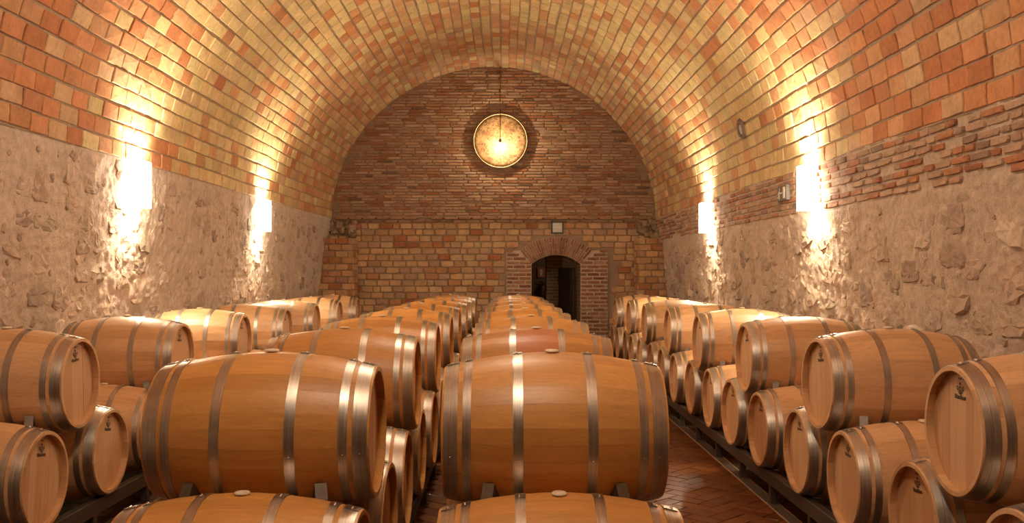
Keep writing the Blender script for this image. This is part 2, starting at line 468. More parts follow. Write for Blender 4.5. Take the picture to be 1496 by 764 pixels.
# ------------------------------------------------------------------ side walls (battered rubble stone)
def wall_x(side, z):
    """face of the side wall at height z"""
    top = CAMZ + 1.2
    lean = (top - z) * 0.10
    if side < 0: return XCEN - VA + 0.01 - min(lean, 0.18)
    return XCEN + VA - 0.01 + min(lean, 0.16)
def stone_top(side, y):
    if side < 0: return SPR + vdrop(y) - 0.01
    return CAMZ + 0.65 + 0.008 * (y - 6)
def relief(side, Y, Z):
    d = 0.010 * fbm(Y * 2.2, Z * 2.2, 3, 1 if side < 0 else 2)
    d = d + 0.011 * (np.abs(fbm(Y * 6.5, Z * 6.0, 3, 4 if side < 0 else 6)) - 0.4)
    d = d + 0.015 * (np.abs(fbm(Y * 14, Z * 13, 2, 15)) - 0.35) + 0.004 * vnoise(Y * 24, Z * 24, 8)
    return d
def build_side(side):
    v = []; f = []
    ys = np.concatenate([np.arange(YF, 5.0, 0.15), np.arange(5.0, YB + 0.3, 0.026)])
    nz = 92
    zz = np.concatenate([np.linspace(-0.02, 1.0, 12)[:-1], np.linspace(1.0, 1.0 + 1.0, 1)])
    tt = np.concatenate([np.linspace(0, 0.33, 10)[:-1], np.linspace(0.33, 1, nz)])
    tops = np.array([SPR + vdrop(y) + 0.03 for y in ys])
    Z = tt[None, :] * tops[:, None]; Y = np.repeat(ys[:, None], len(tt), 1)
    X0 = np.vectorize(lambda z: wall_x(side, z))(Z)
    d = relief(side, Y, Z)
    if side > 0:   # brick band sits a little behind the plastered rubble
        stop = np.array([stone_top(1, y) for y in ys])[:, None] + 0.05 * vnoise(Y * 1.3, Y * 0 + 3.3, 12)
        band = 1 / (1 + np.exp(-(Z - stop) / 0.012))
        d = d * (1 - 0.5 * band) - 0.010 * band
    else:
        e = np.clip((Z - (tops[:, None] - 0.10)) / 0.08, 0, 1); d = d * (1 - 0.7 * e) - 0.012 * e
    X = X0 - side * d
    n = len(tt)
    V = np.stack([X, Y, Z], -1).reshape(-1, 3)
    m = len(ys)
    idx = np.arange(m * n).reshape(m, n)
    a, b, c, dd = idx[:-1, :-1].ravel(), idx[1:, :-1].ravel(), idx[1:, 1:].ravel(), idx[:-1, 1:].ravel()
    Fc = np.stack([a, b, c, dd] if side < 0 else [a, dd, c, b], 1)
    nm = 'wall_left' if side < 0 else 'wall_right'
    me = bpy.data.meshes.new(nm); me.from_pydata(V.tolist(), [], Fc.tolist())
    me.materials.append(M['mortar_left'] if side < 0 else M['mortar_wall'])
    me.polygons.foreach_set('use_smooth', [True] * len(me.polygons))
    o = obj(nm, me); o['kind'] = 'structure'
    # rubble stones showing through the mortar
    r = random.Random(21 + side)
    P_ = Pieces('stone', lump_shapes, 'stone', o, False)
    cols = [(4, (0.47, 0.355, 0.265)), (4, (0.53, 0.41, 0.315)), (2, (0.42, 0.31, 0.235)), (0.9, (0.34, 0.255, 0.20)), (0.9, (0.62, 0.49, 0.37))]
    y = 4.6
    while y < YB - 0.2:
        z = 0.9 + r.uniform(0, .2)
        wcol = r.uniform(0.30, 0.46)
        while True:
            hh = r.uniform(0.16, 0.36)
            top = stone_top(side, y) - 0.10
            if z + hh * 0.5 > top: break
            if r.random() < (0.80 if side > 0 else 0.72):
                cy = y + r.uniform(-.09, .09); cz = z + hh / 2
                sx = wcol * r.uniform(0.78, 1.0); sy = hh * r.uniform(0.82, 1.02)
                a = r.gauss(0, 0.12)
                ex = Vector((0, math.cos(a), math.sin(a))); ey = Vector((0, -math.sin(a), math.cos(a))); ez = Vector((-side, 0, 0))
                if ex.cross(ey).dot(ez) < 0: ex = -ex
                cx = wall_x(side, cz) - side * float(np.mean(relief(side, cy + np.linspace(-.1, .1, 5), cz + np.linspace(-.08, .08, 5))))
                th = r.uniform(0.06, 0.085)
                P_.add(frame4((cx + side * (th * 0.40 - (r.uniform(0.002, 0.018) if side > 0 else r.uniform(-0.002, 0.012))), cy, cz), ex, ey, ez, sx, sy, th), pick(cols, r))
            z += hh + r.uniform(0.0, 0.04)
        y += wcol
    # small filler stones
    for _ in range(150):
        cy = r.uniform(5, YB - .3); cz = r.uniform(1.2, stone_top(side, cy) - 0.06)
        s_ = r.uniform(0.05, 0.12); a = r.uniform(0, 6)
        ex = Vector((0, math.cos(a), math.sin(a))); ey = Vector((0, -math.sin(a), math.cos(a))); ez = Vector((-side, 0, 0))
        if ex.cross(ey).dot(ez) < 0: ex = -ex
        cx = wall_x(side, cz) - side * float(relief(side, np.array(cy), np.array(cz)))
        P_.add(frame4((cx + side * .008, cy, cz), ex, ey, ez, s_, s_ * r.uniform(.6, 1), 0.035), pick(cols, r))
    P_.build(300)
    if side > 0:   # band of thin old bricks between rubble and vault
        B_ = Pieces('band_brick', brick_shapes, 'brick', o)
        bc = [(3, (0.44, 0.20, 0.10)), (2, (0.36, 0.145, 0.07)), (5, (0.46, 0.31, 0.205)), (4, (0.42, 0.265, 0.17)), (1, (0.27, 0.17, 0.12))]
        pitch = 0.066
        for c in range(9):
            y = 2.0 + r.uniform(0, .3)
            while y < YB - .05:
                ln = r.choice((0.29, 0.29, 0.27, 0.15, 0.22)) * r.uniform(.9, 1.08)
                ym = y + ln / 2
                zt = SPR + vdrop(ym) - 0.005
                z = zt - (c + 0.5) * pitch + 0.010 * vnoise(ym * 1.5, c, 3)
                lim = stone_top(1, ym) + 0.05 * float(vnoise(np.array(ym * 1.3), np.array(3.3), 12))
                if z - 0.02 > lim and r.random() > 0.07:
                    a = r.gauss(0, 0.012)
                    ex = Vector((0, -math.cos(a), -math.sin(a))); ey = Vector((0, -math.sin(a), math.cos(a)));
                    if ex.cross(ey).x > 0: ex = -ex
                    B_.add(frame4((wall_x(1, z) + 0.012 + r.uniform(-.006, .010), ym, z), ex, ey, Vector((-1, 0, 0)),
                                  min(ln, YB - .02 - y) - 0.016, pitch - 0.014 - abs(r.gauss(0, .004)), 0.05), pick(bc, r))
                y += ln
        B_.build(300)
    return o
wall_left = build_side(-1)
wall_right = build_side(1)

# ------------------------------------------------------------------ end wall with doorway
DX0, DX1 = 0.53, 1.57          # door opening
DSP = CAMZ + 0.26              # springing of the door arch
DRISE = 0.20
def door_arc(n=16):
    w2 = (DX1 - DX0) / 2; R = (w2 * w2 + DRISE * DRISE) / (2 * DRISE); cz = DSP + DRISE - R; cx = (DX0 + DX1) / 2
    a = math.asin(w2 / R)
    return cx, cz, R, a, [(cx + R * math.sin(-a + 2 * a * k / n), cz + R * math.cos(-a + 2 * a * k / n)) for k in range(n + 1)]
ACX, ACZ, AR, AA, APTS = door_arc()
LEDGE = CAMZ + 1.17
def build_back():
    top = SPR + VB + 0.3
    mb = MB(); X0, X1 = -4.2, 3.7
    y = YB
    def quad(x0, x1, z0, z1): mb.add([(x0, y, z0), (x1, y, z0), (x1, y, z1), (x0, y, z1)], [(0, 1, 2, 3)])
    quad(X0, DX0, 0, top); quad(DX1, X1, 0, top)
    for k in range(len(APTS) - 1):
        (xa, za), (xb, zb) = APTS[k], APTS[k + 1]
        mb.add([(xa, y, za), (xb, y, zb), (xb, y, top), (xa, y, top)], [(0, 1, 2, 3)])
    o = mb.build('wall_back', M['mortar_back']); o['kind'] = 'structure'
    r = random.Random(31)
    ex, ey, ez = Vector((1, 0, 0)), Vector((0, 0, 1)), Vector((0, -1, 0))
    # lower wall: large pale clay blocks
    bl = Pieces('clay_block', brick_shapes, 'block', o)
    bc = [(7, (0.53, 0.33, 0.17)), (4, (0.47, 0.275, 0.135)), (2.5, (0.44, 0.215, 0.10)), (1.2, (0.36, 0.135, 0.055)), (3, (0.42, 0.26, 0.155))]
    ph, pl = 0.1345, 0.262
    PLX0, PLX1 = DX0 - 0.53, DX1 + 0.58      # brick surround of the door
    OUT_R = AR + 0.39
    z = LEDGE - 0.03; c = 0
    while z - ph > 0.0:
        x = -4.0 + r.uniform(0, pl); xend = 3.6
        while x < xend:
            ln = pl * r.uniform(0.9, 1.12) if r.random() > 0.10 else pl * 0.55
            xm, zm = x + ln / 2, z - ph / 2
            in_door = PLX0 - ln * .45 < xm < PLX1 + ln * .45 and zm < CAMZ + 0.555
            in_arch = math.hypot(xm - ACX, zm - ACZ) < OUT_R + 0.06 and zm > CAMZ + 0.45
            if not in_door and not in_arch:
                gx = 0.012 + abs(r.gauss(0, .004))
                bl.add(frame4((xm, y - 0.002 + r.uniform(-.008, .006), zm + r.uniform(-.004, .004)), ex, ey, ez, ln - gx, ph - 0.012 - abs(r.gauss(0, .003)), 0.05), pick(bc, r))
            x += ln
        z -= ph; c += 1
    bl.build(300)
    # lunette: thin bricks under the vault
    lu = Pieces('lunette_brick', brick_shapes, 'brick', o)
    lc = [(5, (0.40, 0.235, 0.13)), (4, (0.36, 0.205, 0.115)), (3, (0.34, 0.16, 0.075)), (2, (0.31, 0.12, 0.05)), (2, (0.45, 0.28, 0.17)), (0.5, (0.20, 0.10, 0.055))]
    z = LEDGE + 0.09; pitch = 0.0625
    while z < SPR + VB:
        x = -3.8 + r.uniform(0, .3)
        while x < 3.3:
            ln = r.choice((0.29, 0.29, 0.31, 0.15, 0.40)) * r.uniform(.92, 1.06)
            xm = x + ln / 2
            q = ((abs(xm - XCEN) + 0.06) / VA) ** 2 + (max(0, z - SPR) / VB) ** 2
            if q < 0.99 and r.random() > 0.015:
                lu.add(frame4((xm, y - 0.004 + r.uniform(-.007, .007), z), ex, ey, ez, ln - 0.010, pitch - 0.012 - abs(r.gauss(0, .004)), 0.05), pick(lc, r))
            x += ln
        z += pitch
    lu.build(300)
    # protruding string course of thin bricks between the two
    st = Pieces('ledge_brick', brick_shapes, 'brick', o)
    sc = [(3, (0.34, 0.18, 0.09)), (2, (0.26, 0.13, 0.07)), (2, (0.40, 0.22, 0.11))]
    for c, (dz, dp) in enumerate(((0.062, 0.07), (0.0, 0.035))):
        x = -3.65 + 0.15 * c
        while x < 3.1:
            ln = 0.30 * r.uniform(.9, 1.1)
            if r.random() > 0.06:
                st.add(frame4((x + ln / 2, y - dp / 2, LEDGE + dz), ex, ey, ez, ln - 0.012, 0.05 * r.uniform(.85, 1), dp + 0.04 + r.uniform(-.015, .015)), pick(sc, r))
            x += ln
    st.build(300)
    return o
wall_back = build_back()

def build_door_surround():
    r = random.Random(41)
    o = empty('trim_1', ((DX0 + DX1) / 2, YB, 0)); o['kind'] = 'structure'
    bc = [(3, (0.36, 0.185, 0.10)), (4, (0.27, 0.11, 0.05)), (3, (0.32, 0.145, 0.07)), (1, (0.21, 0.08, 0.035))]
    off = Matrix.Translation((-(DX0 + DX1) / 2, -YB, 0))
    ex, ey, ez = Vector((1, 0, 0)), Vector((0, 0, 1)), Vector((0, -1, 0))
    # mortar backing: jambs, arch ring
    for (a, b) in ((DX0 - 0.53, DX0), (DX1, DX1 + 0.58)):
        mb = MB(); mb.box(a, b, YB - 0.035, YB + 0.02, 0, CAMZ + 0.55)
        q = mb.build('pier_mortar', M['mortar_wall']); q.parent = o; q.matrix_parent_inverse = off
    mb = MB(); n = 24; RO = AR + 0.38; v = []
    aa = AA * 0.98
    for k in range(n + 1):
        t = -aa + 2 * aa * k / n
        for (R, yy) in ((AR, YB - 0.05), (RO, YB - 0.05), (RO, YB + .02), (AR, YB + 0.02)):
            v.append((ACX + R * math.sin(t), yy, ACZ + R * math.cos(t)))
    f = []
    for k in range(n):
        for j in range(4): f.append((4 * k + j, 4 * k + (j + 1) % 4, 4 * k + 4 + (j + 1) % 4, 4 * k + 4 + j))
    f += [(0, 1, 2, 3), tuple(4 * n + j for j in (3, 2, 1, 0))]
    mb.add(v, f); q = mb.build('arch_mortar', M['mortar_wall']); q.parent = o; q.matrix_parent_inverse = off
    class PP(Pieces): pass
    bp = Pieces('jamb_brick', brick_shapes, 'brick', o)
    pitch = 0.083
    for (a, b) in ((DX0 - 0.53, DX0), (DX1, DX1 + 0.58)):
        z = 0.04; c = 0
        while z < CAMZ + 0.52:
            x = a; first = True
            while x < b - 0.03:
                ln = 0.27 if not (first and c % 2) else 0.14
                ln = min(ln * r.uniform(.95, 1.05), b - x)
                # leave the flaring skewback to the fan
                zc = z + pitch / 2; xm = x + ln / 2
                if not (math.hypot(xm - ACX, zc - ACZ) < RO + 0.03 and abs(math.atan2(xm - ACX, zc - ACZ)) < AA * 1.05):
                    bp.add(off @ frame4((xm, YB - 0.04 + r.uniform(-.004, .004), zc), ex, ey, ez, ln - 0.018, pitch - 0.026, 0.04), pick(bc, r))
                x += ln; first = False
            z += pitch; c += 1
    bp.build(300)
    vs_ = Pieces('voussoir_brick', brick_shapes, 'brick', o)
    n = 27
    for k in range(n):
        t = -aa + 2 * aa * (k + .5) / n
        er = Vector((math.sin(t), 0, math.cos(t))); et = Vector((math.cos(t), 0, -math.sin(t)))
        cuts = (0.0, 0.26, 0.385) if k % 2 else (0.0, 0.125, 0.385)
        for j in range(2):
            ra, rb = AR + cuts[j], AR + cuts[j + 1]; rm = (ra + rb) / 2
            wd = 2 * aa * rm / n
            vs_.add(off @ frame4((ACX + rm * er.x, YB - 0.055 + r.uniform(-.004, .004), ACZ + rm * er.z), -er, et, ez, rb - ra - 0.014, wd - 0.016, 0.045), pick(bc, r))
    vs_.build(300)
    for ch in o.children:
        pass
build_door_surround()

def build_passage():
    t = NT('passage_brick'); br = t.n('TexBrick')
    p = t.pos(); sep = t.n('SeparateXYZ'); t.l(p, sep.inputs[0]); cmb = t.n('CombineXYZ')
    t.l(t.math('ADD', sep.outputs[0], sep.outputs[1]), cmb.inputs[0]); t.l(sep.outputs[2], cmb.inputs[1])
    t.l(cmb.outputs[0], br.inputs['Vector']); br.inputs['Scale'].default_value = 1.0
    br.inputs['Brick Width'].default_value = 0.28; br.inputs['Row Height'].default_value = 0.075; br.inputs['Mortar Size'].default_value = 0.012
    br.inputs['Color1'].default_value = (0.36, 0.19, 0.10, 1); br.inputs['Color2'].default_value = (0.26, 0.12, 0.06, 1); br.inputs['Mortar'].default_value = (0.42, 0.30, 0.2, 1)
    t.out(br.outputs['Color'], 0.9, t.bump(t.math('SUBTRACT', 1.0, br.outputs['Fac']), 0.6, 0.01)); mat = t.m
    y0, y1 = YB, YB + 1.0
    mb = MB()
    mb.add([(DX0, y0, 0), (DX0, y1, 0), (DX0, y1, DSP), (DX0, y0, DSP)], [(0, 1, 2, 3)])
    mb.add([(DX1, y0, 0), (DX1, y1, 0), (DX1, y1, DSP), (DX1, y0, DSP)], [(0, 1, 2, 3)])
    for k in range(len(APTS) - 1):
        (xa, za), (xb, zb) = APTS[k], APTS[k + 1]
        mb.add([(xa, y0, za), (xa, y1, za), (xb, y1, zb), (xb, y0, zb)], [(0, 1, 2, 3)])
    o = mb.build('wall_door_reveal', mat, fix=False); o['kind'] = 'structure'
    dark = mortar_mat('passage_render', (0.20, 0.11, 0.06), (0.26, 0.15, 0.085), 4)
    mb = MB(); Y2 = YB + 4.5
    for (a, b, c, d) in (((-0.9, y1, 0), (-0.9, Y2, 0), (-0.9, Y2, 3), (-0.9, y1, 3)), ((2.6, y1, 0), (2.6, Y2, 0), (2.6, Y2, 3), (2.6, y1, 3)),
                         ((-0.9, Y2, 0), (2.6, Y2, 0), (2.6, Y2, 3), (-0.9, Y2, 3)), ((-0.9, y1, 3), (2.6, y1, 3), (2.6, Y2, 3), (-0.9, Y2, 3)),
                         ((-0.9, y0, -.01), (2.6, y0, -.01), (2.6, Y2, -.01), (-0.9, Y2, -.01)),
                         ((-0.9, y1, 0), (DX0, y1, 0), (DX0, y1, 3), (-0.9, y1, 3)), ((DX1, y1, 0), (2.6, y1, 0), (2.6, y1, 3), (DX1, y1, 3)),
                         ((DX0, y1, DSP + DRISE - .02), (DX1, y1, DSP + DRISE - .02), (DX1, y1, 3), (DX0, y1, 3))):
        mb.add([a, b, c, d], [(0, 1, 2, 3)])
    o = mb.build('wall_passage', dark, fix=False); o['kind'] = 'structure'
    mb = MB(); mb.box(0.93, 1.30, YB + 1.9, YB + 2.5, 0, 3.0)
    o = mb.build('brick_pillar', mat); tag(o, 'narrow brick pillar standing in the dark passage behind the doorway', 'pillar')
    # door leaf, swung open into the passage
    d = empty('door_1', (1.52, YB + 1.0, 0), (0, 0, math.radians(110))); d['kind'] = 'structure'
    mb = MB()
    for k in range(5): mb.box(0.02 + k * 0.172, 0.02 + k * 0.172 + 0.166, -0.025, 0.025, 0.02, DSP - 0.06, 0.006)
    mb.build('door_leaf', M['door_wood'], d)
    for zz in (0.35, 1.0, 1.65):
        mb = MB(); mb.box(0.03, 0.86, -0.045, 0.045, zz, zz + 0.10, 0.006); mb.build('door_rail', M['door_wood'], d)
    mb = MB(); mb.box(0.79, 0.83, 0.045, 0.055, 0.98, 1.16); mb.tube([(0.81, 0.045, 1.1), (0.81, 0.11, 1.1), (0.70, 0.11, 1.1)], 0.011, 8); mb.build('handle', M['black'], d)
    # orange safety sign and a dark extinguisher on the passage wall
    s = empty('safety_sign', (0.90, YB + 4.46, CAMZ + 0.10))
    tag(s, 'small orange safety sign on the far wall of the dark passage', 'sign')
    mb = MB(); mb.box(-0.10, 0.10, -0.01, 0.03, -0.13, 0.13, 0.004); mb.build('sign_plate', M['orange'], s)
    mb = MB(); mb.box(-0.035, 0.035, -0.014, -0.0095, -0.09, 0.09); mb.build('symbol', M['sign_white'], s)
    e = empty('fire_extinguisher', (0.93, YB + 4.36, CAMZ - 0.62))
    tag(e, 'dark fire extinguisher hung under the orange safety sign', 'fire extinguisher')
    mb = MB(); mb.tube([(0, 0, 0), (0, 0, .02), (0, 0, .34), (0, 0, .40), (0, 0, .43)], [0.07, 0.085, 0.085, 0.06, 0.03], 16); mb.build('cylinder', M['red'], e)
    mb = MB(); mb.tube([(0, 0, .42), (0, 0, .48)], 0.02, 8); mb.box(-.09, .02, -.015, .015, .47, .50); mb.tube([(0.02, 0, .45), (.10, 0, .40), (.11, 0, .12)], 0.012, 8); mb.build('valve_and_hose', M['black'], e)
    mb = MB(); mb.box(-.03, .03, .07, .14, .10, .34); mb.build('bracket', M['black'], e)
build_passage()

# ------------------------------------------------------------------ corner piers of clay blocks at the end wall
def build_pier(side):
    r = random.Random(61 + side)
    if side < 0: xa, xb = -3.95, -3.17
    else: xa, xb = 2.72, 3.45
    yf = YB - 0.55; top = CAMZ + 0.80
    o = empty('wall_pier_left' if side < 0 else 'wall_pier_right', ((xa + xb) / 2, (yf + YB) / 2, 0)); o['kind'] = 'structure'
    off = Matrix.Translation((-(xa + xb) / 2, -(yf + YB) / 2, 0))
    mb = MB(); mb.box(xa, xb, yf + 0.012, YB - 0.002, 0, top - 0.012); q = mb.build('core', M['mortar_back']); q.parent = o; q.matrix_parent_inverse = off
    P_ = Pieces('clay_block', brick_shapes, 'block', o)
    bc = [(6, (0.52, 0.30, 0.145)), (4, (0.46, 0.25, 0.12)), (2, (0.40, 0.17, 0.07)), (2, (0.36, 0.20, 0.12))]
    ph = 0.1345; z = top; c = 0
    while z > 0.05:
        x = xa + (0.13 if c % 2 else 0.0) - 0.13
        while x < xb:
            x1 = min(x + 0.27, xb); xs = max(x, xa)
            if x1 - xs > 0.05:
                P_.add(off @ frame4(((xs + x1) / 2, yf + 0.01 + r.uniform(-.006, .006), z - ph / 2), Vector((1, 0, 0)), Vector((0, 0, 1)), Vector((0, -1, 0)), x1 - xs - .014, ph - .014, .05), pick(bc, r))
            x += 0.27
        y = yf - (0.13 if c % 2 else 0)
        while y < YB - 0.02:
            y1 = min(y + 0.27, YB - 0.01); ys = max(y, yf)
            if y1 - ys > 0.05:
                ex = Vector((0, 1, 0)) if side < 0 else Vector((0, -1, 0)); xf = xb if side < 0 else xa
                P_.add(off @ frame4((xf + side * 0.01, (ys + y1) / 2, z - ph / 2), ex, Vector((0, 0, 1)), Vector((-side, 0, 0)), y1 - ys - .014, ph - .014, .05), pick(bc, r))
            y += 0.27
        z -= ph; c += 1
    P_.build(300)
    # broken masonry left above the pier
    L = Pieces('rubble', lump_shapes, 'stone', o, True)
    for k in range(16):
        xx = r.uniform(xa + .15, xb - .05); zz = r.uniform(top + .03, top + 0.36)
        L.add(off @ frame4((xx, YB - 0.02 - r.uniform(0, .25) * (1 - (zz - top) / .4), zz), Vector((1, 0, 0)), Vector((0, 0, 1)), Vector((0, -1, 0)), r.uniform(.12, .26), r.uniform(.09, .18), r.uniform(.12, .25)),
              pick([(2, (0.30, 0.19, 0.12)), (1, (0.22, 0.14, 0.09)), (1, (0.42, 0.28, 0.18))], r))
    L.build(300)
build_pier(-1); build_pier(1)

# ------------------------------------------------------------------ wall behind the camera
mb = MB(); mb.add([(-4.3, YF, 0), (3.9, YF, 0), (3.9, YF, 7), (-4.3, YF, 7)], [(3, 2, 1, 0)])
o = mb.build('wall_front', M['mortar_back'], fix=False); o['kind'] = 'structure'

# ------------------------------------------------------------------ floor
def build_floor():
    mb = MB(); mb.add([(-4.3, YF, 0), (3.9, YF, 0), (3.9, YB + .02, 0), (-4.3, YB + .02, 0)], [(0, 1, 2, 3)])
    o = mb.build('floor', M['grout'], fix=False); o['kind'] = 'structure'
    r = random.Random(71)
    cols = [(4, (0.15, 0.046, 0.011)), (3, (0.13, 0.038, 0.009)), (2, (0.175, 0.058, 0.015))]
    H = Pieces('floor_tile', floor_shapes, 'floor', o)
    W = 0.14; q2 = math.sqrt(.5)
    def strip(x0, x1, ya, yb):
        for n in range(-220, 220):
            for m in range(-120, 120):
                ox, oy = (n + 2 * m) * W, (n - 2 * m) * W
                for (cx, cy, lx, ly) in ((ox + W, oy + W / 2, 2 * W, W), (ox + W / 2, oy + 2 * W, W, 2 * W)):
                    X = q2 * (cx - cy); Y = q2 * (cx + cy) + 10
                    if x0 + .06 < X < x1 - .06 and ya < Y < yb:
                        ang = PI / 4 if lx > ly else -PI / 4
                        e = Vector((math.cos(ang), math.sin(ang), 0)); g = Vector((-math.sin(ang), math.cos(ang), 0))
                        H.add(frame4((X, Y, 0.004 + r.uniform(-.0015, .0015)), e, g, Vector((0, 0, 1)), 2 * W - .008, W - .008, .012), pick(cols, r),
                              None if X > 0.5 else -1)
    strip(0.60, 2.25, 3.0, YB - .1); strip(-2.95, -1.45, 3.5, YB - .1); strip(-0.68, -0.15, 3.5, YB - .1)
    H.build(300)
    B = Pieces('border_tile', floor_shapes, 'floor', o)
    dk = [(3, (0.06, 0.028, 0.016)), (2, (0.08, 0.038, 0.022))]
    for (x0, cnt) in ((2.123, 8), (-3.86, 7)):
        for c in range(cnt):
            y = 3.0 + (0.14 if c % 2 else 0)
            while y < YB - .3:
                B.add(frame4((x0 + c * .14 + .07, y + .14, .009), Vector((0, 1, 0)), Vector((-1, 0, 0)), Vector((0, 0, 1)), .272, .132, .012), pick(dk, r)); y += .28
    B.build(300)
    for (xa, xb) in ((2.03, 2.115), (-2.87, -2.775)):
        mb = MB(); mb.box(xa, xb, 3.0, YB - .1, 0.0, 0.0145, .002); mb.build('border_slab', M['grout'], o)
    for xx in (2.026, 2.118, -2.77, -2.872):
        mb = MB(); mb.box(xx - .004, xx + .004, 3.0, YB - .1, 0.0, 0.016)
        mb.build('edge_strip', M['block'], o)
build_floor()

# ================================================================== LAMPS
def sconce(side, y, label):
    z = CAMZ + 0.92; W2, D, H2 = 0.13, 0.15, 0.23
    xw = wall_x(side, z)
    root = empty('wall_sconce', (xw, y, z - H2)); tag(root, label, 'wall lamp', 'wall sconces')
    s = -side      # into the room
    def xs(a, b): return (min(s * a, s * b), max(s * a, s * b))
    mb = MB(); a, b = xs(-0.06, 0.012); mb.box(a, b, -0.08, 0.08, 0.06, 2 * H2 - 0.06, 0.004); mb.build('back_plate', M['pale'], root)
    mb = MB(); a, b = xs(D - 0.012, D); mb.box(a, b, -W2, W2, 0, 2 * H2, 0.004); mb.build('front_glass', M['sconce'], root)
    for e in (-1, 1):
        mb = MB(); a, b = xs(0.0, D - 0.012); y0, y1 = sorted((e * W2, e * (W2 - 0.012))); mb.box(a, b, y0, y1, 0, 2 * H2, 0.003); mb.build('side_glass', M['sconce_side'], root)
    for up in (1, -1):
        ld = bpy.data.lights.new('lamp', 'SPOT'); ld.energy = SPOT_UP_W if up > 0 else SPOT_DOWN_W; ld.color = LIGHT_COL
        ld.spot_size = math.radians(165); ld.spot_blend = 1.0; ld.shadow_soft_size = 0.04
        lo = bpy.data.objects.new('uplight' if up > 0 else 'downlight', ld); link(lo, root)
        lo.location = (s * 0.10, 0, H2 + up * (H2 - 0.085)); lo.rotation_euler = (PI if up > 0 else 0, 0, 0)
for y, t in ((9.4, 'glowing box sconce on the plain stone wall, farther from the end wall'), (14.25, 'glowing box sconce on the plain stone wall, nearest the end wall')):
    sconce(-1, y, t)
for y, t in ((9.75, 'glowing box sconce on brick-banded wall beside the exit sign'), (14.75, 'glowing box sconce on brick-banded wall, nearest the end wall')):
    sconce(1, y, t)

def pendant():
    Yd = YB - 0.14; r0 = 0.562; cx, cz = -0.13, CAMZ + 2.863
    root = empty('disc_lamp', (cx, Yd, cz)); tag(root, 'round gold leaf disc lamp hanging before the brick lunette', 'lamp')
    t = NT('gold_leaf'); oc = t.objc()
    n1 = t.noise(oc, 5, 6, 0.75, 0.6); n2 = t.noise(oc, 24, 5, 0.75)
    c = t.mix(t.ramp(n1, [(0.40, 0.0), (0.58, 1.0)]), (0.20, 0.085, 0.022), (0.34, 0.20, 0.075))
    c = t.mix(t.ramp(n2, [(0.38, 0.95), (0.50, 0.0)]), c, (0.07, 0.03, 0.01))
    t.out(c, 0.5, t.bump(n2, 0.4, 0.01), metal=0.35)
    n, rings = 64, 8; v = []; f = []
    for k in range(rings + 1):
        q = k / rings; rr = r0 * q
        for j in range(n):
            a = 2 * PI * j / n; v.append((rr * math.cos(a), 0.05 * (1 - q * q), rr * math.sin(a)))
    for k in range(rings):
        for j in range(n): f.append((k * n + j, k * n + (j + 1) % n, (k + 1) * n + (j + 1) % n, (k + 1) * n + j))
    b = len(v)
    for j in range(n):
        a = 2 * PI * j / n; v.append((r0 * math.cos(a), 0.02, r0 * math.sin(a)))
    v.append((0, 0.062, 0))
    for j in range(n): f.append((rings * n + j, rings * n + (j + 1) % n, b + (j + 1) % n, b + j)); f.append((b + j, b + (j + 1) % n, b + n))
    obj('disc', mesh_of('disc', v, f, t.m, True), root)
    v = []; f = []
    for j in range(n):
        a = 2 * PI * j / n
        for k in range(8):
            bb = 2 * PI * k / 8; q = r0 + 0.006 * math.cos(bb); v.append((q * math.cos(a), 0.006 * math.sin(bb), q * math.sin(a)))
    for j in range(n):
        for k in range(8): f.append((j * 8 + k, ((j + 1) % n) * 8 + k, ((j + 1) % n) * 8 + (k + 1) % 8, j * 8 + (k + 1) % 8))
    me = mesh_of('rim', v, f, plain_mat('gold_rim', (0.85, 0.62, 0.32), 0.4, 0.3), True); fixn(me); obj('rim', me, root)
    top = SPR + VB - 0.02 - cz
    mb = MB(); mb.tube([(0, -0.02, r0 - 0.01), (0, -0.02, top)], 0.006, 6); mb.build('cable', M['brass'], root)
    mb = MB(); mb.tube([(0, -0.02, r0), (0.003, -0.10, r0 - 0.05), (0, -0.33, 0.30), (0, -0.36, -0.01)], 0.009, 8); mb.build('arm', M['brass'], root)
    mb = MB(); mb.tube([(0, -0.40, -0.03), (0, -0.35, -0.035), (0, -0.33, -0.04)], [0.02, 0.032, 0.035], 14); mb.build('lamp_holder', M['brass'], root)
    ld = bpy.data.lights.new('disc_bulb', 'POINT'); ld.energy = PENDANT_W; ld.color = LIGHT_COL; ld.shadow_soft_size = 0.02
    lo = bpy.data.objects.new('bulb', ld); link(lo, root); lo.location = (0.02, -0.29, -0.07)
pendant()

def globe(name, label, loc, top, power, rr, group=None):
    root = empty(name, loc); tag(root, label, 'lamp')
    mb = MB(); n = 10
    pts = [(0, 0, -rr * math.cos(PI * k / n)) for k in range(n + 1)]; rs = [max(0.002, rr * math.sin(PI * k / n)) for k in range(n + 1)]
    mb.tube(pts, rs, 24); g = mb.build('opal_globe', emit_mat(name + '_glass', (1.0, 0.84, 0.62), power / (4 * PI * PI * rr * rr) * 1.0), root)
    mb = MB(); mb.tube([(0, 0, rr * .93), (0, 0, rr * 1.25)], [rr * .4, rr * .32], 16); mb.build('cap', M['brass'], root)
    mb = MB(); mb.tube([(0, 0, rr * 1.2), (0, 0, top - loc[2])], 0.006, 6); mb.build('cable', M['brass'], root)
globe('pendant_lamp', 'opal glass globe hanging from the vault crown before the barrel rows', (-0.25, 2.1, 4.95), vault_pt(PI / 2, 2.1)[2] - 0.03, GLOBE_W, 0.14)
globe('pendant_lamp', 'opal glass globe hanging from the vault crown over the barrel rows', (-0.25, 7.2, 5.05), vault_pt(PI / 2, 7.2)[2] - 0.03, GLOBE_W * 0.58, 0.12)
globe('passage_lamp', 'small opal globe lamp hanging in the passage behind the doorway', (2.1, YB + 2.6, 2.55), 2.99, 7.0, 0.07)

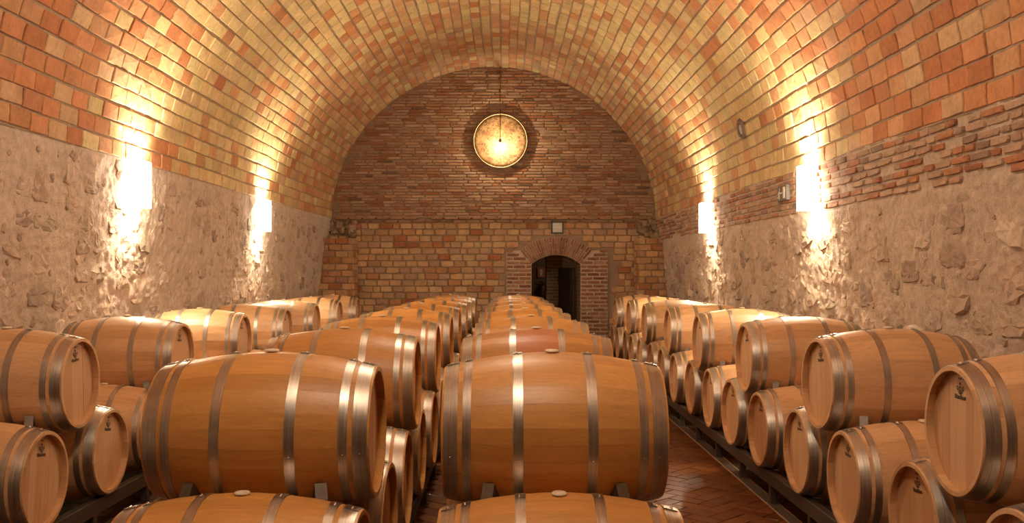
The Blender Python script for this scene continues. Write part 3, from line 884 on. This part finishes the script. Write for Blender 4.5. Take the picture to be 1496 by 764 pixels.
# ================================================================== BARRELS
RB, RE, HL = 0.352, 0.287, 0.475      # bilge radius, end radius, half length
TH = 0.024
def rad(x): return RB - (RB - RE) * (abs(x) / HL) ** 1.9
NST = 26
UNIT = 2 * PI / (8 * 0.8 + 10 * 1.0 + 8 * 1.25)
WID = [0.8] * 8 + [1.0] * 10 + [1.25] * 8
def stave_mesh(wf):
    da = UNIT * wf * 0.4992; xs = [-HL, -.44, -.37, -.27, -.155, -.05, .05, .155, .27, .37, .44, HL]
    na = 3; m = na + 1; nx = len(xs); v = []; f = []; sm = []
    def pt(x, a, layer):
        rr = rad(x) - (TH if layer else 0) + (0.004 if layer and abs(x) > .46 else 0)
        return (x, rr * math.sin(a), rr * math.cos(a))
    for layer in (0, 1):
        b = len(v)
        for x in xs:
            for k in range(m): v.append(pt(x, -da + 2 * da * k / na, layer))
        for i in range(nx - 1):
            for k in range(na):
                a = b + i * m + k; q = (a, a + m, a + m + 1, a + 1)
                f.append(q if not layer else q[::-1]); sm.append(True)
    for sg in (-1, 1):
        b = len(v)
        for x in xs: v.append(pt(x, sg * da, 0)); v.append(pt(x, sg * da, 1))
        for i in range(nx - 1):
            a = b + 2 * i; q = (a, a + 1, a + 3, a + 2); f.append(q if sg < 0 else q[::-1]); sm.append(False)
    for x in (-HL, HL):
        b = len(v)
        for k in range(m): v.append(pt(x, -da + 2 * da * k / na, 0)); v.append(pt(x, -da + 2 * da * k / na, 1))
        for k in range(na):
            a = b + 2 * k; q = (a, a + 2, a + 3, a + 1); f.append(q if x < 0 else q[::-1]); sm.append(False)
    return mesh_of('stave', v, f, M['oak'], sm)
STAVE = {wf: stave_mesh(wf) for wf in (0.8, 1.0, 1.25)}
def body_mesh(seed):
    r = random.Random(seed); ws = WID[:]; r.shuffle(ws)
    xs = [-HL, -.37, -.25, -.12, 0, .12, .25, .37, HL]; v = []; f = []; tint = []; sm = []
    ang = -ws[0] * UNIT / 2
    for wf in ws:
        da = wf * UNIT; t = r.random(); b = len(v)
        for layer in (0, 1):
            for x in xs:
                rr = rad(x) - (TH if layer else 0)
                for k in range(3):
                    a = ang + da * (0.5 + (k - 1) * 0.499); v.append((x, rr * math.sin(a), rr * math.cos(a))); tint.append(t)
        B = len(xs) * 3
        for i in range(len(xs) - 1):
            for k in range(2):
                a = b + i * 3 + k; f.append((a, a + 3, a + 4, a + 1)); sm.append(True)
                if i in (0, len(xs) - 2): f.append((B + a, B + a + 1, B + a + 4, B + a + 3)); sm.append(True)
        for i in (0, len(xs) - 1):
            for k in range(2):
                a = b + i * 3 + k; q = (a, a + 1, B + a + 1, B + a); f.append(q if i == 0 else q[::-1]); sm.append(False)
        ang += da
    me = mesh_of('staves', v, f, M['oak_body'], sm)
    at = me.attributes.new('tint', 'FLOAT', 'POINT'); at.data.foreach_set('value', tint)
    # outward normals for the outer shell follow from winding
    fixn(me)
    return me
BODY = [body_mesh(100 + k) for k in range(5)]
# hoops: (x0, x1) along the axis
HOOPS = [(0.407, 0.466), (0.350, 0.386), (0.133, 0.175)]
def hoop_mesh(x0, x1, sgn, n, groove):
    th = 0.0032; prof = []
    if groove:
        xm = x0 + (x1 - x0) * 0.52
        xs = [(x0, th), (xm - 0.0016, th), (xm - 0.0014, th * 0.5), (xm + 0.0014, th * 0.5), (xm + 0.0016, th), (x1, th)]
    else:
        xs = [(x0, th), (x0 + (x1 - x0) * .5, th), (x1, th)]
    prof = [(x0, -0.001)] + xs + [(x1, -0.001)]
    v = []; f = []; sm = []
    lens = len(prof)
    for j in range(n):
        a = 2 * PI * j / n
        for (x, t) in prof:
            rr = rad(x) + t; v.append((sgn * x, rr * math.sin(a), rr * math.cos(a)))
    for j in range(n):
        k = (j + 1) % n
        for i in range(lens - 1):
            f.append((j * lens + i, j * lens + i + 1, k * lens + i + 1, k * lens + i)); sm.append(0 < i < lens - 2 and not (groove and i in (2, 3, 4)))
    me = mesh_of('hoop', v, f, M['steel'], sm); fixn(me); return me
HM_PLAIN = {(h, s): hoop_mesh(*HOOPS[h], s, 96, False) for h in range(3) for s in (-1, 1)}
HM_HI = {(h, s): hoop_mesh(*HOOPS[h], s, 96, h == 0) for h in range(3) for s in (-1, 1)}
HM_LO = {(h, s): hoop_mesh(*HOOPS[h], s, 56, h == 0) for h in range(3) for s in (-1, 1)}
def joint_mesh(h, sgn):
    """overlapping hoop end on top with two rivets, and a small rivet on each flank"""
    x0, x1 = HOOPS[h]; mb = MB(); th = 0.0075
    n = 4; a0, a1 = -0.09, 0.03; v = []
    for k in range(n + 1):
        a = a0 + (a1 - a0) * k / n; t = th - (0.004 if k == n else 0.0)
        for (x, q) in ((x0 + .002, 0), (x0 + .002, t), (x1 - .002, t), (x1 - .002, 0)):
            rr = rad(x) + q; v.append((sgn * x, rr * math.sin(a), rr * math.cos(a)))
    f = []
    for k in range(n):
        for j in range(3): f.append((4 * k + j, 4 * k + j + 1, 4 * k + 5 + j, 4 * k + 4 + j))
    f += [(0, 1, 2, 3), tuple(4 * n + j for j in (3, 2, 1, 0))]
    mb.add(v, f)
    def rivet(x, a, s_=1.0, base=th):
        c = Vector((x * sgn, (rad(x) + base) * math.sin(a), (rad(x) + base) * math.cos(a))); nrm = Vector((0, math.sin(a), math.cos(a)))
        mb.tube([c - nrm * .002, c + nrm * .0022 * s_, c + nrm * .0042 * s_], [0.0062 * s_, 0.0055 * s_, 0.0025 * s_], 8)
    for a in (-0.065, -0.02): rivet((x0 + x1) / 2 + 0.004, a)
    me = mesh_of('rivet_joint', mb.v, mb.f, M['steel_bright'], mb.s); fixn(me); return me
def flank_rivet(h, sgn):
    x = sum(HOOPS[h]) / 2; a = -1.75; mb = MB()
    c = Vector((x * sgn, (rad(x) + .003) * math.sin(a), (rad(x) + .003) * math.cos(a))); nrm = Vector((0, math.sin(a), math.cos(a)))
    mb.tube([c - nrm * .002, c + nrm * .0012, c + nrm * .0024], [0.0036, 0.0032, 0.0015], 8)
    me = mesh_of('rivet', mb.v, mb.f, M['steel_bright'], mb.s); fixn(me); return me
FR = {(h, s): flank_rivet(h, s) for h in range(3) for s in (-1, 1)}
JM = {(h, s): joint_mesh(h, s) for h in range(3) for s in (-1, 1)}
# heads
HX = HL - 0.040; HR = rad(HX) - TH + 0.002
def head_mesh(sgn):
    n = 40; v = [(sgn * HX, HR * math.sin(2 * PI * j / n), HR * math.cos(2 * PI * j / n)) for j in range(n)]
    v += [(sgn * (HX - .02), p[1], p[2]) for p in v]
    f = [tuple(range(n)), tuple(range(2 * n - 1, n - 1, -1))] + [(j, (j + 1) % n, n + (j + 1) % n, n + j) for j in range(n)]
    me = mesh_of('head', v, f, M['oak_head']); fixn(me); return me
HEAD = {s: head_mesh(s) for s in (-1, 1)}
def board_mesh(sgn, ya, yb, dx):
    g = 0.0006; ya += g; yb -= g; pts = []
    n = 8
    for k in range(n + 1):
        y = ya + (yb - ya) * k / n; pts.append((y, math.sqrt(max(1e-6, HR * HR - y * y))))
    for k in range(n, -1, -1):
        y = ya + (yb - ya) * k / n; pts.append((y, -math.sqrt(max(1e-6, HR * HR - y * y))))
    m = len(pts); x = sgn * (HX + dx)
    v = [(x, p[0], p[1]) for p in pts] + [(sgn * (HX - .02), p[0], p[1]) for p in pts]
    f = [tuple(range(m)), tuple(range(2 * m - 1, m - 1, -1))] + [(j, (j + 1) % m, m + (j + 1) % m, m + j) for j in range(m)]
    me = mesh_of('head_board', v, f, M['oak_board']); fixn(me); return me
def oak_board_mat():
    # like the head oak, grain running up the board
    t = NT('oak_board'); oc = t.objc(); rnd = t.n('ObjectInfo').outputs['Random']
    off = t.n('CombineXYZ'); t.l(t.math('MULTIPLY', rnd, 37.0), off.inputs[1]); t.l(t.math('MULTIPLY', rnd, 91.0), off.inputs[2])
    g = t.noise(t.mapping(oc, (16, 22, 1.2), off.outputs[0]), 3.0, 6, 0.6, 0.4)
    c = t.ramp(rnd, [(0, (0.545, 0.305, 0.145)), (0.5, (0.60, 0.35, 0.175)), (1, (0.65, 0.40, 0.215))])
    c = t.mix(1.0, c, t.ramp(g, [(0.28, 0.86), (0.5, 1.0), (0.75, 1.07)]), 'MULTIPLY')
    return t.out(c, 0.5, t.bump(g, 0.05, 0.003), spec=0.35)
M['oak_board'] = oak_board_mat()
CUTS = [-HR, -.205, -.125, -.048, .036, .110, .190, HR]
BOARD = {(s, k): board_mesh(s, CUTS[k], CUTS[k + 1], 0.0004 * ((k * 3) % 4)) for s in (-1, 1) for k in range(7)}
HEAD_FAR = HEAD
def mark_mesh(sgn):
    """burnt maker's mark: ring with cross stem, two curls, a block line of lettering, small line above"""
    x = sgn * (HX + 0.0030); mb = MB(); hor = sgn
    def P(u, w): return (x, u * hor, w)
    def poly(pts): mb.add([P(*p) for p in pts], [tuple(range(len(pts)))])
    def bar(u, w, bu, bw, ang=0.0):
        c, s_ = math.cos(ang), math.sin(ang)
        poly([(u + c * a - s_ * b, w + s_ * a + c * b) for a, b in ((-bu / 2, -bw / 2), (bu / 2, -bw / 2), (bu / 2, bw / 2), (-bu / 2, bw / 2))])
    def arc(u, w, r0, r1, a0, a1, n=12):
        for k in range(n):
            t0 = a0 + (a1 - a0) * k / n; t1 = a0 + (a1 - a0) * (k + 1) / n
            poly([(u + r * math.cos(t), w + r * math.sin(t)) for r, t in ((r0, t0), (r1, t0), (r1, t1), (r0, t1))])
    z0 = 0.185
    arc(0, z0, 0.0065, 0.0125, 0, 2 * PI, 16)
    bar(0, z0 + 0.022, 0.005, 0.020); bar(0, z0 + 0.024, 0.020, 0.005); bar(0, z0 - 0.017, 0.005, 0.012)
    for s_ in (-1, 1):
        arc(s_ * 0.026, z0 + 0.004, 0.005, 0.010, 0, 2 * PI, 10)
        arc(0, z0 + 0.002, 0.019, 0.024, -PI / 2, -PI / 2 + s_ * 1.35, 8)
    r = random.Random(5); u = -0.052
    while u < 0.050:                      # illegible block lettering
        wd = r.choice((0.004, 0.005, 0.007)); h = 0.017 if u < -0.035 or -0.002 < u < 0.012 else 0.012
        bar(u + wd / 2, z0 - 0.036 + (h - 0.012) / 2, wd, h); u += wd + 0.0022
    bar(0, z0 - 0.0435, 0.100, 0.003)
    for u in (-0.014, -0.005, 0.004, 0.012): bar(u, z0 + 0.047, 0.006, 0.009)
    bar(0.032, z0 + 0.048, 0.008, 0.007)
    return mesh_of('maker_mark', mb.v, mb.f, M['ink'])
MARK = {s: mark_mesh(s) for s in (-1, 1)}
def bung_mesh():
    n = 24; prof = [(0.021, -0.02), (0.021, 0.001), (0.031, 0.002), (0.032, 0.007), (0.027, 0.0115), (0.012, 0.013)]
    v = []; f = []
    for (r_, z) in prof:
        for j in range(n): v.append((r_ * math.cos(2 * PI * j / n), r_ * math.sin(2 * PI * j / n), RB + z))
    for k in range(len(prof) - 1):
        for j in range(n): f.append((k * n + j, k * n + (j + 1) % n, (k + 1) * n + (j + 1) % n, (k + 1) * n + j))
    f += [tuple(range(n))[::-1], tuple((len(prof) - 1) * n + j for j in range(n))]
    me = mesh_of('bung', v, f, M['bung'], True); fixn(me); return me
BUNG = bung_mesh()

S = 1.89; Y1 = 4.2
ZU, ZL = CAMZ - 0.688, CAMZ - 1.214
ROWX = {'A': -2.74 - HL, 'B': -1.047, 'C': 0.202, 'R': 2.0 + HL}
ROWTXT = {'A': 'row along plain stone wall', 'B': 'row next to doorway row', 'C': 'row facing the doorway', 'R': 'row along brick-banded wall'}
ORD = ['', 'first', 'second', 'third', 'fourth', 'fifth', 'sixth', 'seventh', 'eighth', 'ninth', 'tenth', 'eleventh', 'twelfth', 'thirteenth', 'fourteenth', 'fifteenth', 'sixteenth']
STAIN = oak_mat('oak_stained', 'object', stain=[(0.185, Y1 + S - 0.17, ZU + 0.30, 0.20, 0.60)])
STAIN_W = {}
for wf, me in STAVE.items():
    m2 = me.copy(); m2.materials.clear(); m2.materials.append(STAIN); STAIN_W[wf] = m2
def remat(d, mat):
    out = {}
    for k, me in d.items():
        m2 = me.copy(); m2.materials.clear(); m2.materials.append(mat); out[k] = m2
    return out
STAVE_P = remat(STAVE, M['oak_pale']); BODY_P = remat(dict(enumerate(BODY)), M['oak_body_pale'])
brand = random.Random(91)
def barrel(row, y, z, tier, idx, detail, label):
    xc = ROWX[row] + brand.uniform(-.012, .012)
    roll = brand.gauss(0, 0.045) if not (row in 'BC' and detail) else brand.gauss(0, 0.02); yaw = brand.gauss(0, 0.012)
    if row == 'C' and tier == 'upper' and idx == 0: xc, yaw, roll = ROWX['C'], 0.0, 0.03
    if row == 'B' and tier == 'upper' and idx == 0: xc, yaw, roll = ROWX['B'], 0.0, -0.02
    y = y + brand.uniform(-.003, .003) * (0 if tier == 'upper' and idx == 0 else 1)
    E = Euler((roll, 0, yaw)); low = E.to_matrix() @ Vector((0, 0, -RB))
    root = empty('oak_barrel', (xc + low.x, y + low.y, z + low.z), E)
    tag(root, label, 'barrel', ('top tier barrels, ' if tier == 'upper' else 'bottom tier barrels, ') + ROWTXT[row])
    up = (0, 0, RB)
    if detail:
        ws = WID[:]; brand.shuffle(ws)
        k0 = ws.index(1.25); ws = ws[k0:] + ws[:k0]
        ang = -ws[0] * UNIT / 2
        stained = row == 'C' and tier == 'upper' and idx == 1
        for wf in ws:
            obj('stave', (STAIN_W if stained else STAVE_P if row in 'AR' else STAVE)[wf], root, up, (-(ang + wf * UNIT / 2), 0, 0)); ang += wf * UNIT
    else:
        obj('staves', (BODY_P if row in 'AR' else BODY)[brand.randrange(5)], root, up, (0, 0, 0))
    for (h, s), me in ((HM_PLAIN if row in 'BC' else HM_HI) if detail else HM_LO).items():
        ho = obj('hoop', me, root, up)
        if detail or y < 11:
            obj('rivet_joint', JM[(h, s)], ho)
            if detail and row in 'BC': obj('rivet', FR[(h, s)], ho)
    vis = {'A': 1, 'B': 1, 'C': 1, 'R': -1}[row]
    for s in (-1, 1):
        if detail and s == vis and row != 'C':
            tilt = brand.gauss(0, 0.06)
            for k in range(7):
                b = obj('head_board', BOARD[(s, k)], root, up, (tilt, 0, 0))
                if k == 3: obj('maker_mark', MARK[s], b)
        else:
            hd = obj('head', HEAD[s], root, up)
            if s == vis and y < 13: obj('maker_mark', MARK[s], hd)
    obj('bung', BUNG, root, up)
    return root
NCOL = 8
ENDS = {'A': {1: 'aisle', -1: 'wall'}, 'B': {1: 'gap', -1: 'aisle'}, 'C': {1: 'aisle', -1: 'gap'}, 'R': {1: 'wall', -1: 'aisle'}}
for row in 'ABCR':
    for k in range(NCOL):
        if row == 'A' and k == 0: continue      # wholly outside the frame
        y = Y1 + k * S
        n = ORD[NCOL - k]
        lab = 'top tier oak barrel, %s from end wall, %s' % (n, ROWTXT[row])
        if row == 'C' and k == 1: lab = 'top tier oak barrel with red wine stain below its bung, row facing the doorway'
        barrel(row, y, ZU, 'upper', k, k <= 2, lab)
    for j in range(2 * NCOL):
        y = Y1 - S / 4 + j * S / 2
        if row == 'A' and j < 2: continue
        vis_detail = {'A': j <= 4, 'B': j <= 2, 'C': j <= 0, 'R': j <= 6}[row]
        barrel(row, y, ZL, 'lower', j, vis_detail, 'bottom tier oak barrel, %s from end wall, %s' % (ORD[2 * NCOL - j], ROWTXT[row]))

# ------------------------------------------------------------------ racks
def rack(row):
    xc = ROWX[row]; ya, yb = Y1 - S / 4 - 0.42, Y1 + (NCOL - 1) * S + S / 4 + 0.42
    if row == 'A': ya += S
    zt = ZL - rad(0.40) - 0.002
    root = empty('barrel_rack', (xc, (ya + yb) / 2, 0)); tag(root, 'low dark steel rack under barrels, %s' % ROWTXT[row], 'barrel rack', 'barrel racks')
    ym = (ya + yb) / 2
    for s in (-1, 1):
        mb = MB(); mb.box(s * .40 - .03, s * .40 + .03, ya - ym, yb - ym, zt - .10, zt, .004); mb.build('rail', M['rack'], root)
    y = ya + 0.25; k = 0
    legm = None
    while y < yb:
        for s in (-1, 1):
            if legm is None:
                mb = MB(); mb.box(-.025, .025, -.025, .025, 0.008, zt - .10, .003); mb.box(-.045, .045, -.045, .045, 0.006, 0.016)
                legm = mesh_of('leg', mb.v, mb.f, M['rack'], mb.s); fixn(legm)
                crm = MB(); crm.box(-.37, .37, -.02, .02, zt - .09, zt - .04, .003); crm = mesh_of('cross_bar', crm.v, crm.f, M['rack'], crm.s); fixn(crm)
            obj('leg', legm, root, (s * .40, y - ym, 0))
        obj('cross_bar', crm, root, (0, y - ym, 0))
        y += S / 2
for row in 'ABCR': rack(row)
def posts():
    zt = ZL - rad(0.40) - 0.002
    bm_ = MB(); bm_.box(-.022, .022, -.02, .02, 0, .065, .003)
    bm_ = mesh_of('stop_block', bm_.v, bm_.f, M['block'], bm_.s); fixn(bm_)
    for row, js, s in (('A', range(2, 10), 1), ('R', range(0, 12), -1)):
        for j in js:
            o = obj('stop_block', bm_, None, (ROWX[row] + s * .40, Y1 - S / 4 + j * S / 2 + S / 4, zt))
            tag(o, 'stop block on rail past %s bottom barrel from end wall, %s' % (ORD[2 * NCOL - j], ROWTXT[row]), 'block', 'stop blocks on the rack rails')
    pm = MB(); pm.box(-.025, .025, -.012, .012, 0, 0.735 - zt, .002); pm.box(-.025, .025, -.03, .03, 0, .008)
    pm = mesh_of('upright_plate', pm.v, pm.f, M['chock'], pm.s); fixn(pm)
    for row, ks, sides in (('C', range(1), (-1, 1)), ('B', range(6), (1,))):
        for k in ks:
            for s in sides:
                o = obj('upright_plate', pm, None, (ROWX[row] + s * .405, Y1 + k * S + .03, zt))
                tag(o, 'upright plate below %s end of %s top barrel from end wall, %s' % (ENDS[row][s], ORD[NCOL - k], ROWTXT[row]), 'support plate', 'upright plates between bottom barrels')


# ------------------------------------------------------------------ steel chocks wedged under the top tier
def chock_meshes():
    A = (-.028, ZL + 0.290); B = (.004, ZU - 0.172); Cc = (.085, ZL + 0.262)
    w2 = 0.025
    z0 = A[1]
    t = 0.005
    mb = MB(); d = Vector((0, B[0] - A[0], B[1] - A[1])).normalized(); nrm = Vector((0, -d.z, d.y))
    a = Vector((0, A[0], A[1])); b = Vector((0, B[0], B[1]))
    v = []
    for s in (-1, 1):
        for p in (a, b):
            v.append((s * w2, p.y, p.z)); q = p + nrm * t; v.append((s * w2, q.y, q.z))
    mb.add(v, [(0, 1, 3, 2), (4, 6, 7, 5), (0, 2, 6, 4), (1, 5, 7, 3), (0, 4, 5, 1), (2, 3, 7, 6)])
    face = mesh_of('face_plate', mb.v, mb.f, M['chock'], mb.s); fixn(face)
    def cheek(s):
        mb = MB(); v = []
        for xx in (s * w2 * .98, s * (w2 - .005)):
            for p in (A, B, Cc): v.append((xx, p[0], p[1] - 0.001))
        mb.add(v, [(0, 1, 2), (5, 4, 3), (0, 3, 4, 1), (1, 4, 5, 2), (2, 5, 3, 0)])
        me = mesh_of('side_plate', mb.v, mb.f, M['chock'], mb.s); fixn(me); return me
    return face, cheek(-1), cheek(1), z0
CF, CL, CR, CZ0 = chock_meshes()
for row in 'ABCR':
    for k in range(6):
        if row == 'A' and k == 0: continue
        for s in (-1, 1):
            o = empty('steel_chock', (ROWX[row] + s * .275, Y1 + k * S - .29, 0), (0, 0, s * 0.35))
            tag(o, 'chock under %s end of %s top barrel from end wall, %s' % (ENDS[row][s], ORD[NCOL - k], ROWTXT[row]), 'chock', 'steel chocks, ' + ROWTXT[row] + ', ' + ORD[NCOL - k])
            for nm, me in (('face_plate', CF), ('side_plate', CL), ('side_plate', CR)): obj(nm, me, o)

# ================================================================== SMALL FITTINGS
def emergency_light():
    cx, cz = (814 - VPX) / F * YB, CAMZ + (VPY - 333) / F * YB
    o = empty('emergency_light', (cx, YB, cz - 0.11)); tag(o, 'square emergency light in black frame above the doorway arch', 'emergency light')
    mb = MB(); mb.box(-.128, .128, -.105, -.02, -.012, .240, .006); mb.build('housing', M['black'], o)
    mb = MB(); mb.box(-.10, .10, -.108, -.098, .013, .212, .004); mb.build('lens', M['pale'], o)
    mb = MB(); mb.box(-.012, .012, -.112, -.106, .172, .200, .002); mb.build('indicator', M['sign_white'], o)
    mb = MB(); mb.box(-.085, .085, -.111, -.107, .110, .116); mb.build('seam', M['sign_white'], o)
    mb = MB(); mb.tube([(0.0, -.03, .225), (0.0, -.03, .29)], 0.010, 8); mb.build('conduit', M['black'], o)
emergency_light()
def exit_sign():
    z = CAMZ + 0.95; y = 10.75
    x = wall_x(1, z) - 0.05
    o = empty('exit_sign', (x, y, z - .085)); tag(o, 'grey emergency exit sign with running figure and door beside the sconce', 'sign')
    # face looks towards -X; picture runs left to right along -Y
    mb = MB(); mb.box(0.0, .05, -.17, .17, 0, .17, .003); mb.build('sign_plate', M['sign_face'], o)
    mb = MB()
    def q(u0, u1, w0, w1): mb.box(-.003, .001, -u1, -u0, w0, w1)
    q(.055, .130, .022, .150)                                   # door
    mb.build('door_symbol', M['sign_white'], o)
    mb = MB()
    def stroke(pts, wd):
        for (u0, w0), (u1, w1) in zip(pts[:-1], pts[1:]):
            d = Vector((u1 - u0, w1 - w0)).normalized(); nx, nz = -d.y * wd / 2, d.x * wd / 2
            v = [(xx, -(u + sg * nx), ww + sg * nz) for xx in (-.003, .001) for (u, ww) in ((u0, w0), (u1, w1)) for sg in (-1, 1)]
            mb.add(v, [(0, 1, 3, 2), (4, 6, 7, 5), (0, 2, 6, 4), (1, 5, 7, 3), (0, 4, 5, 1), (2, 3, 7, 6)])
    n = 10; c = (-.075, .135)
    mb.add([(-.003, -(c[0] + .016 * math.cos(2 * PI * k / n)), c[1] + .013 * math.sin(2 * PI * k / n)) for k in range(n)], [tuple(range(n))])
    stroke([(-.085, .118), (-.105, .075)], .026); stroke([(-.105, .08), (-.075, .05), (-.085, .018)], .014)
    stroke([(-.105, .08), (-.125, .045), (-.155, .040)], .014); stroke([(-.085, .108), (-.05, .083), (.03, .092)], .012); stroke([(-.09, .112), (-.125, .095), (-.135, .075)], .011)
    mb.build('running_figure', M['sign_white'], o)
exit_sign()
def vent():
    # plugged opening in the vault above the brick band
    y = 12.2
    best = min((abs(proj(vault_pt(t, y))[1] - 188) + abs(proj(vault_pt(t, y))[0] - 1089), t) for t in np.linspace(0, 1.2, 400))[1]
    p = Vector(vault_pt(best, y, 0.034)); a = Vector(vault_pt(best - .01, y)); b = Vector(vault_pt(best + .01, y))
    ey = (b - a).normalized(); ez = Vector((XCEN, y, SPR)) - p; ez -= ey * ez.dot(ey); ez.normalize(); ex = ey.cross(ez)
    o = empty('vault_opening', p); o.matrix_world = frame4(p, ex, ey, ez, 1, 1, 1)
    tag(o, 'small arched opening in the vault with a rough grey mortar collar', 'vent')
    n = 28; v = []; f = []
    r = random.Random(4)
    for j in range(n):
        t = 2 * PI * j / n; jr = r.uniform(.94, 1.06)
        for (s_, z) in ((1.0, -.01), (.86, .022), (.62, .020), (.52, -.006)):
            v.append((.15 * s_ * jr * math.cos(t), (.145 if math.sin(t) > 0 else .13) * s_ * jr * math.sin(t), z + r.uniform(-.003, .003)))
    for j in range(n):
        k = (j + 1) % n
        for i in range(3): f.append((4 * j + i, 4 * k + i, 4 * k + i + 1, 4 * j + i + 1))
    me = mesh_of('collar', v, f, mortar_mat('collar_mortar', (0.16, 0.11, 0.08), (0.22, 0.16, 0.12), 10), True); fixn(me); obj('collar', me, o)
    v = [(.085 * math.cos(2 * PI * j / n), .08 * math.sin(2 * PI * j / n) - .012, .004) for j in range(n)] + [(0, 0, .010)]
    me = mesh_of('plug', v, [(j, (j + 1) % n, n) for j in range(n)], M['pale'], True); fixn(me); obj('plug', me, o)
vent()
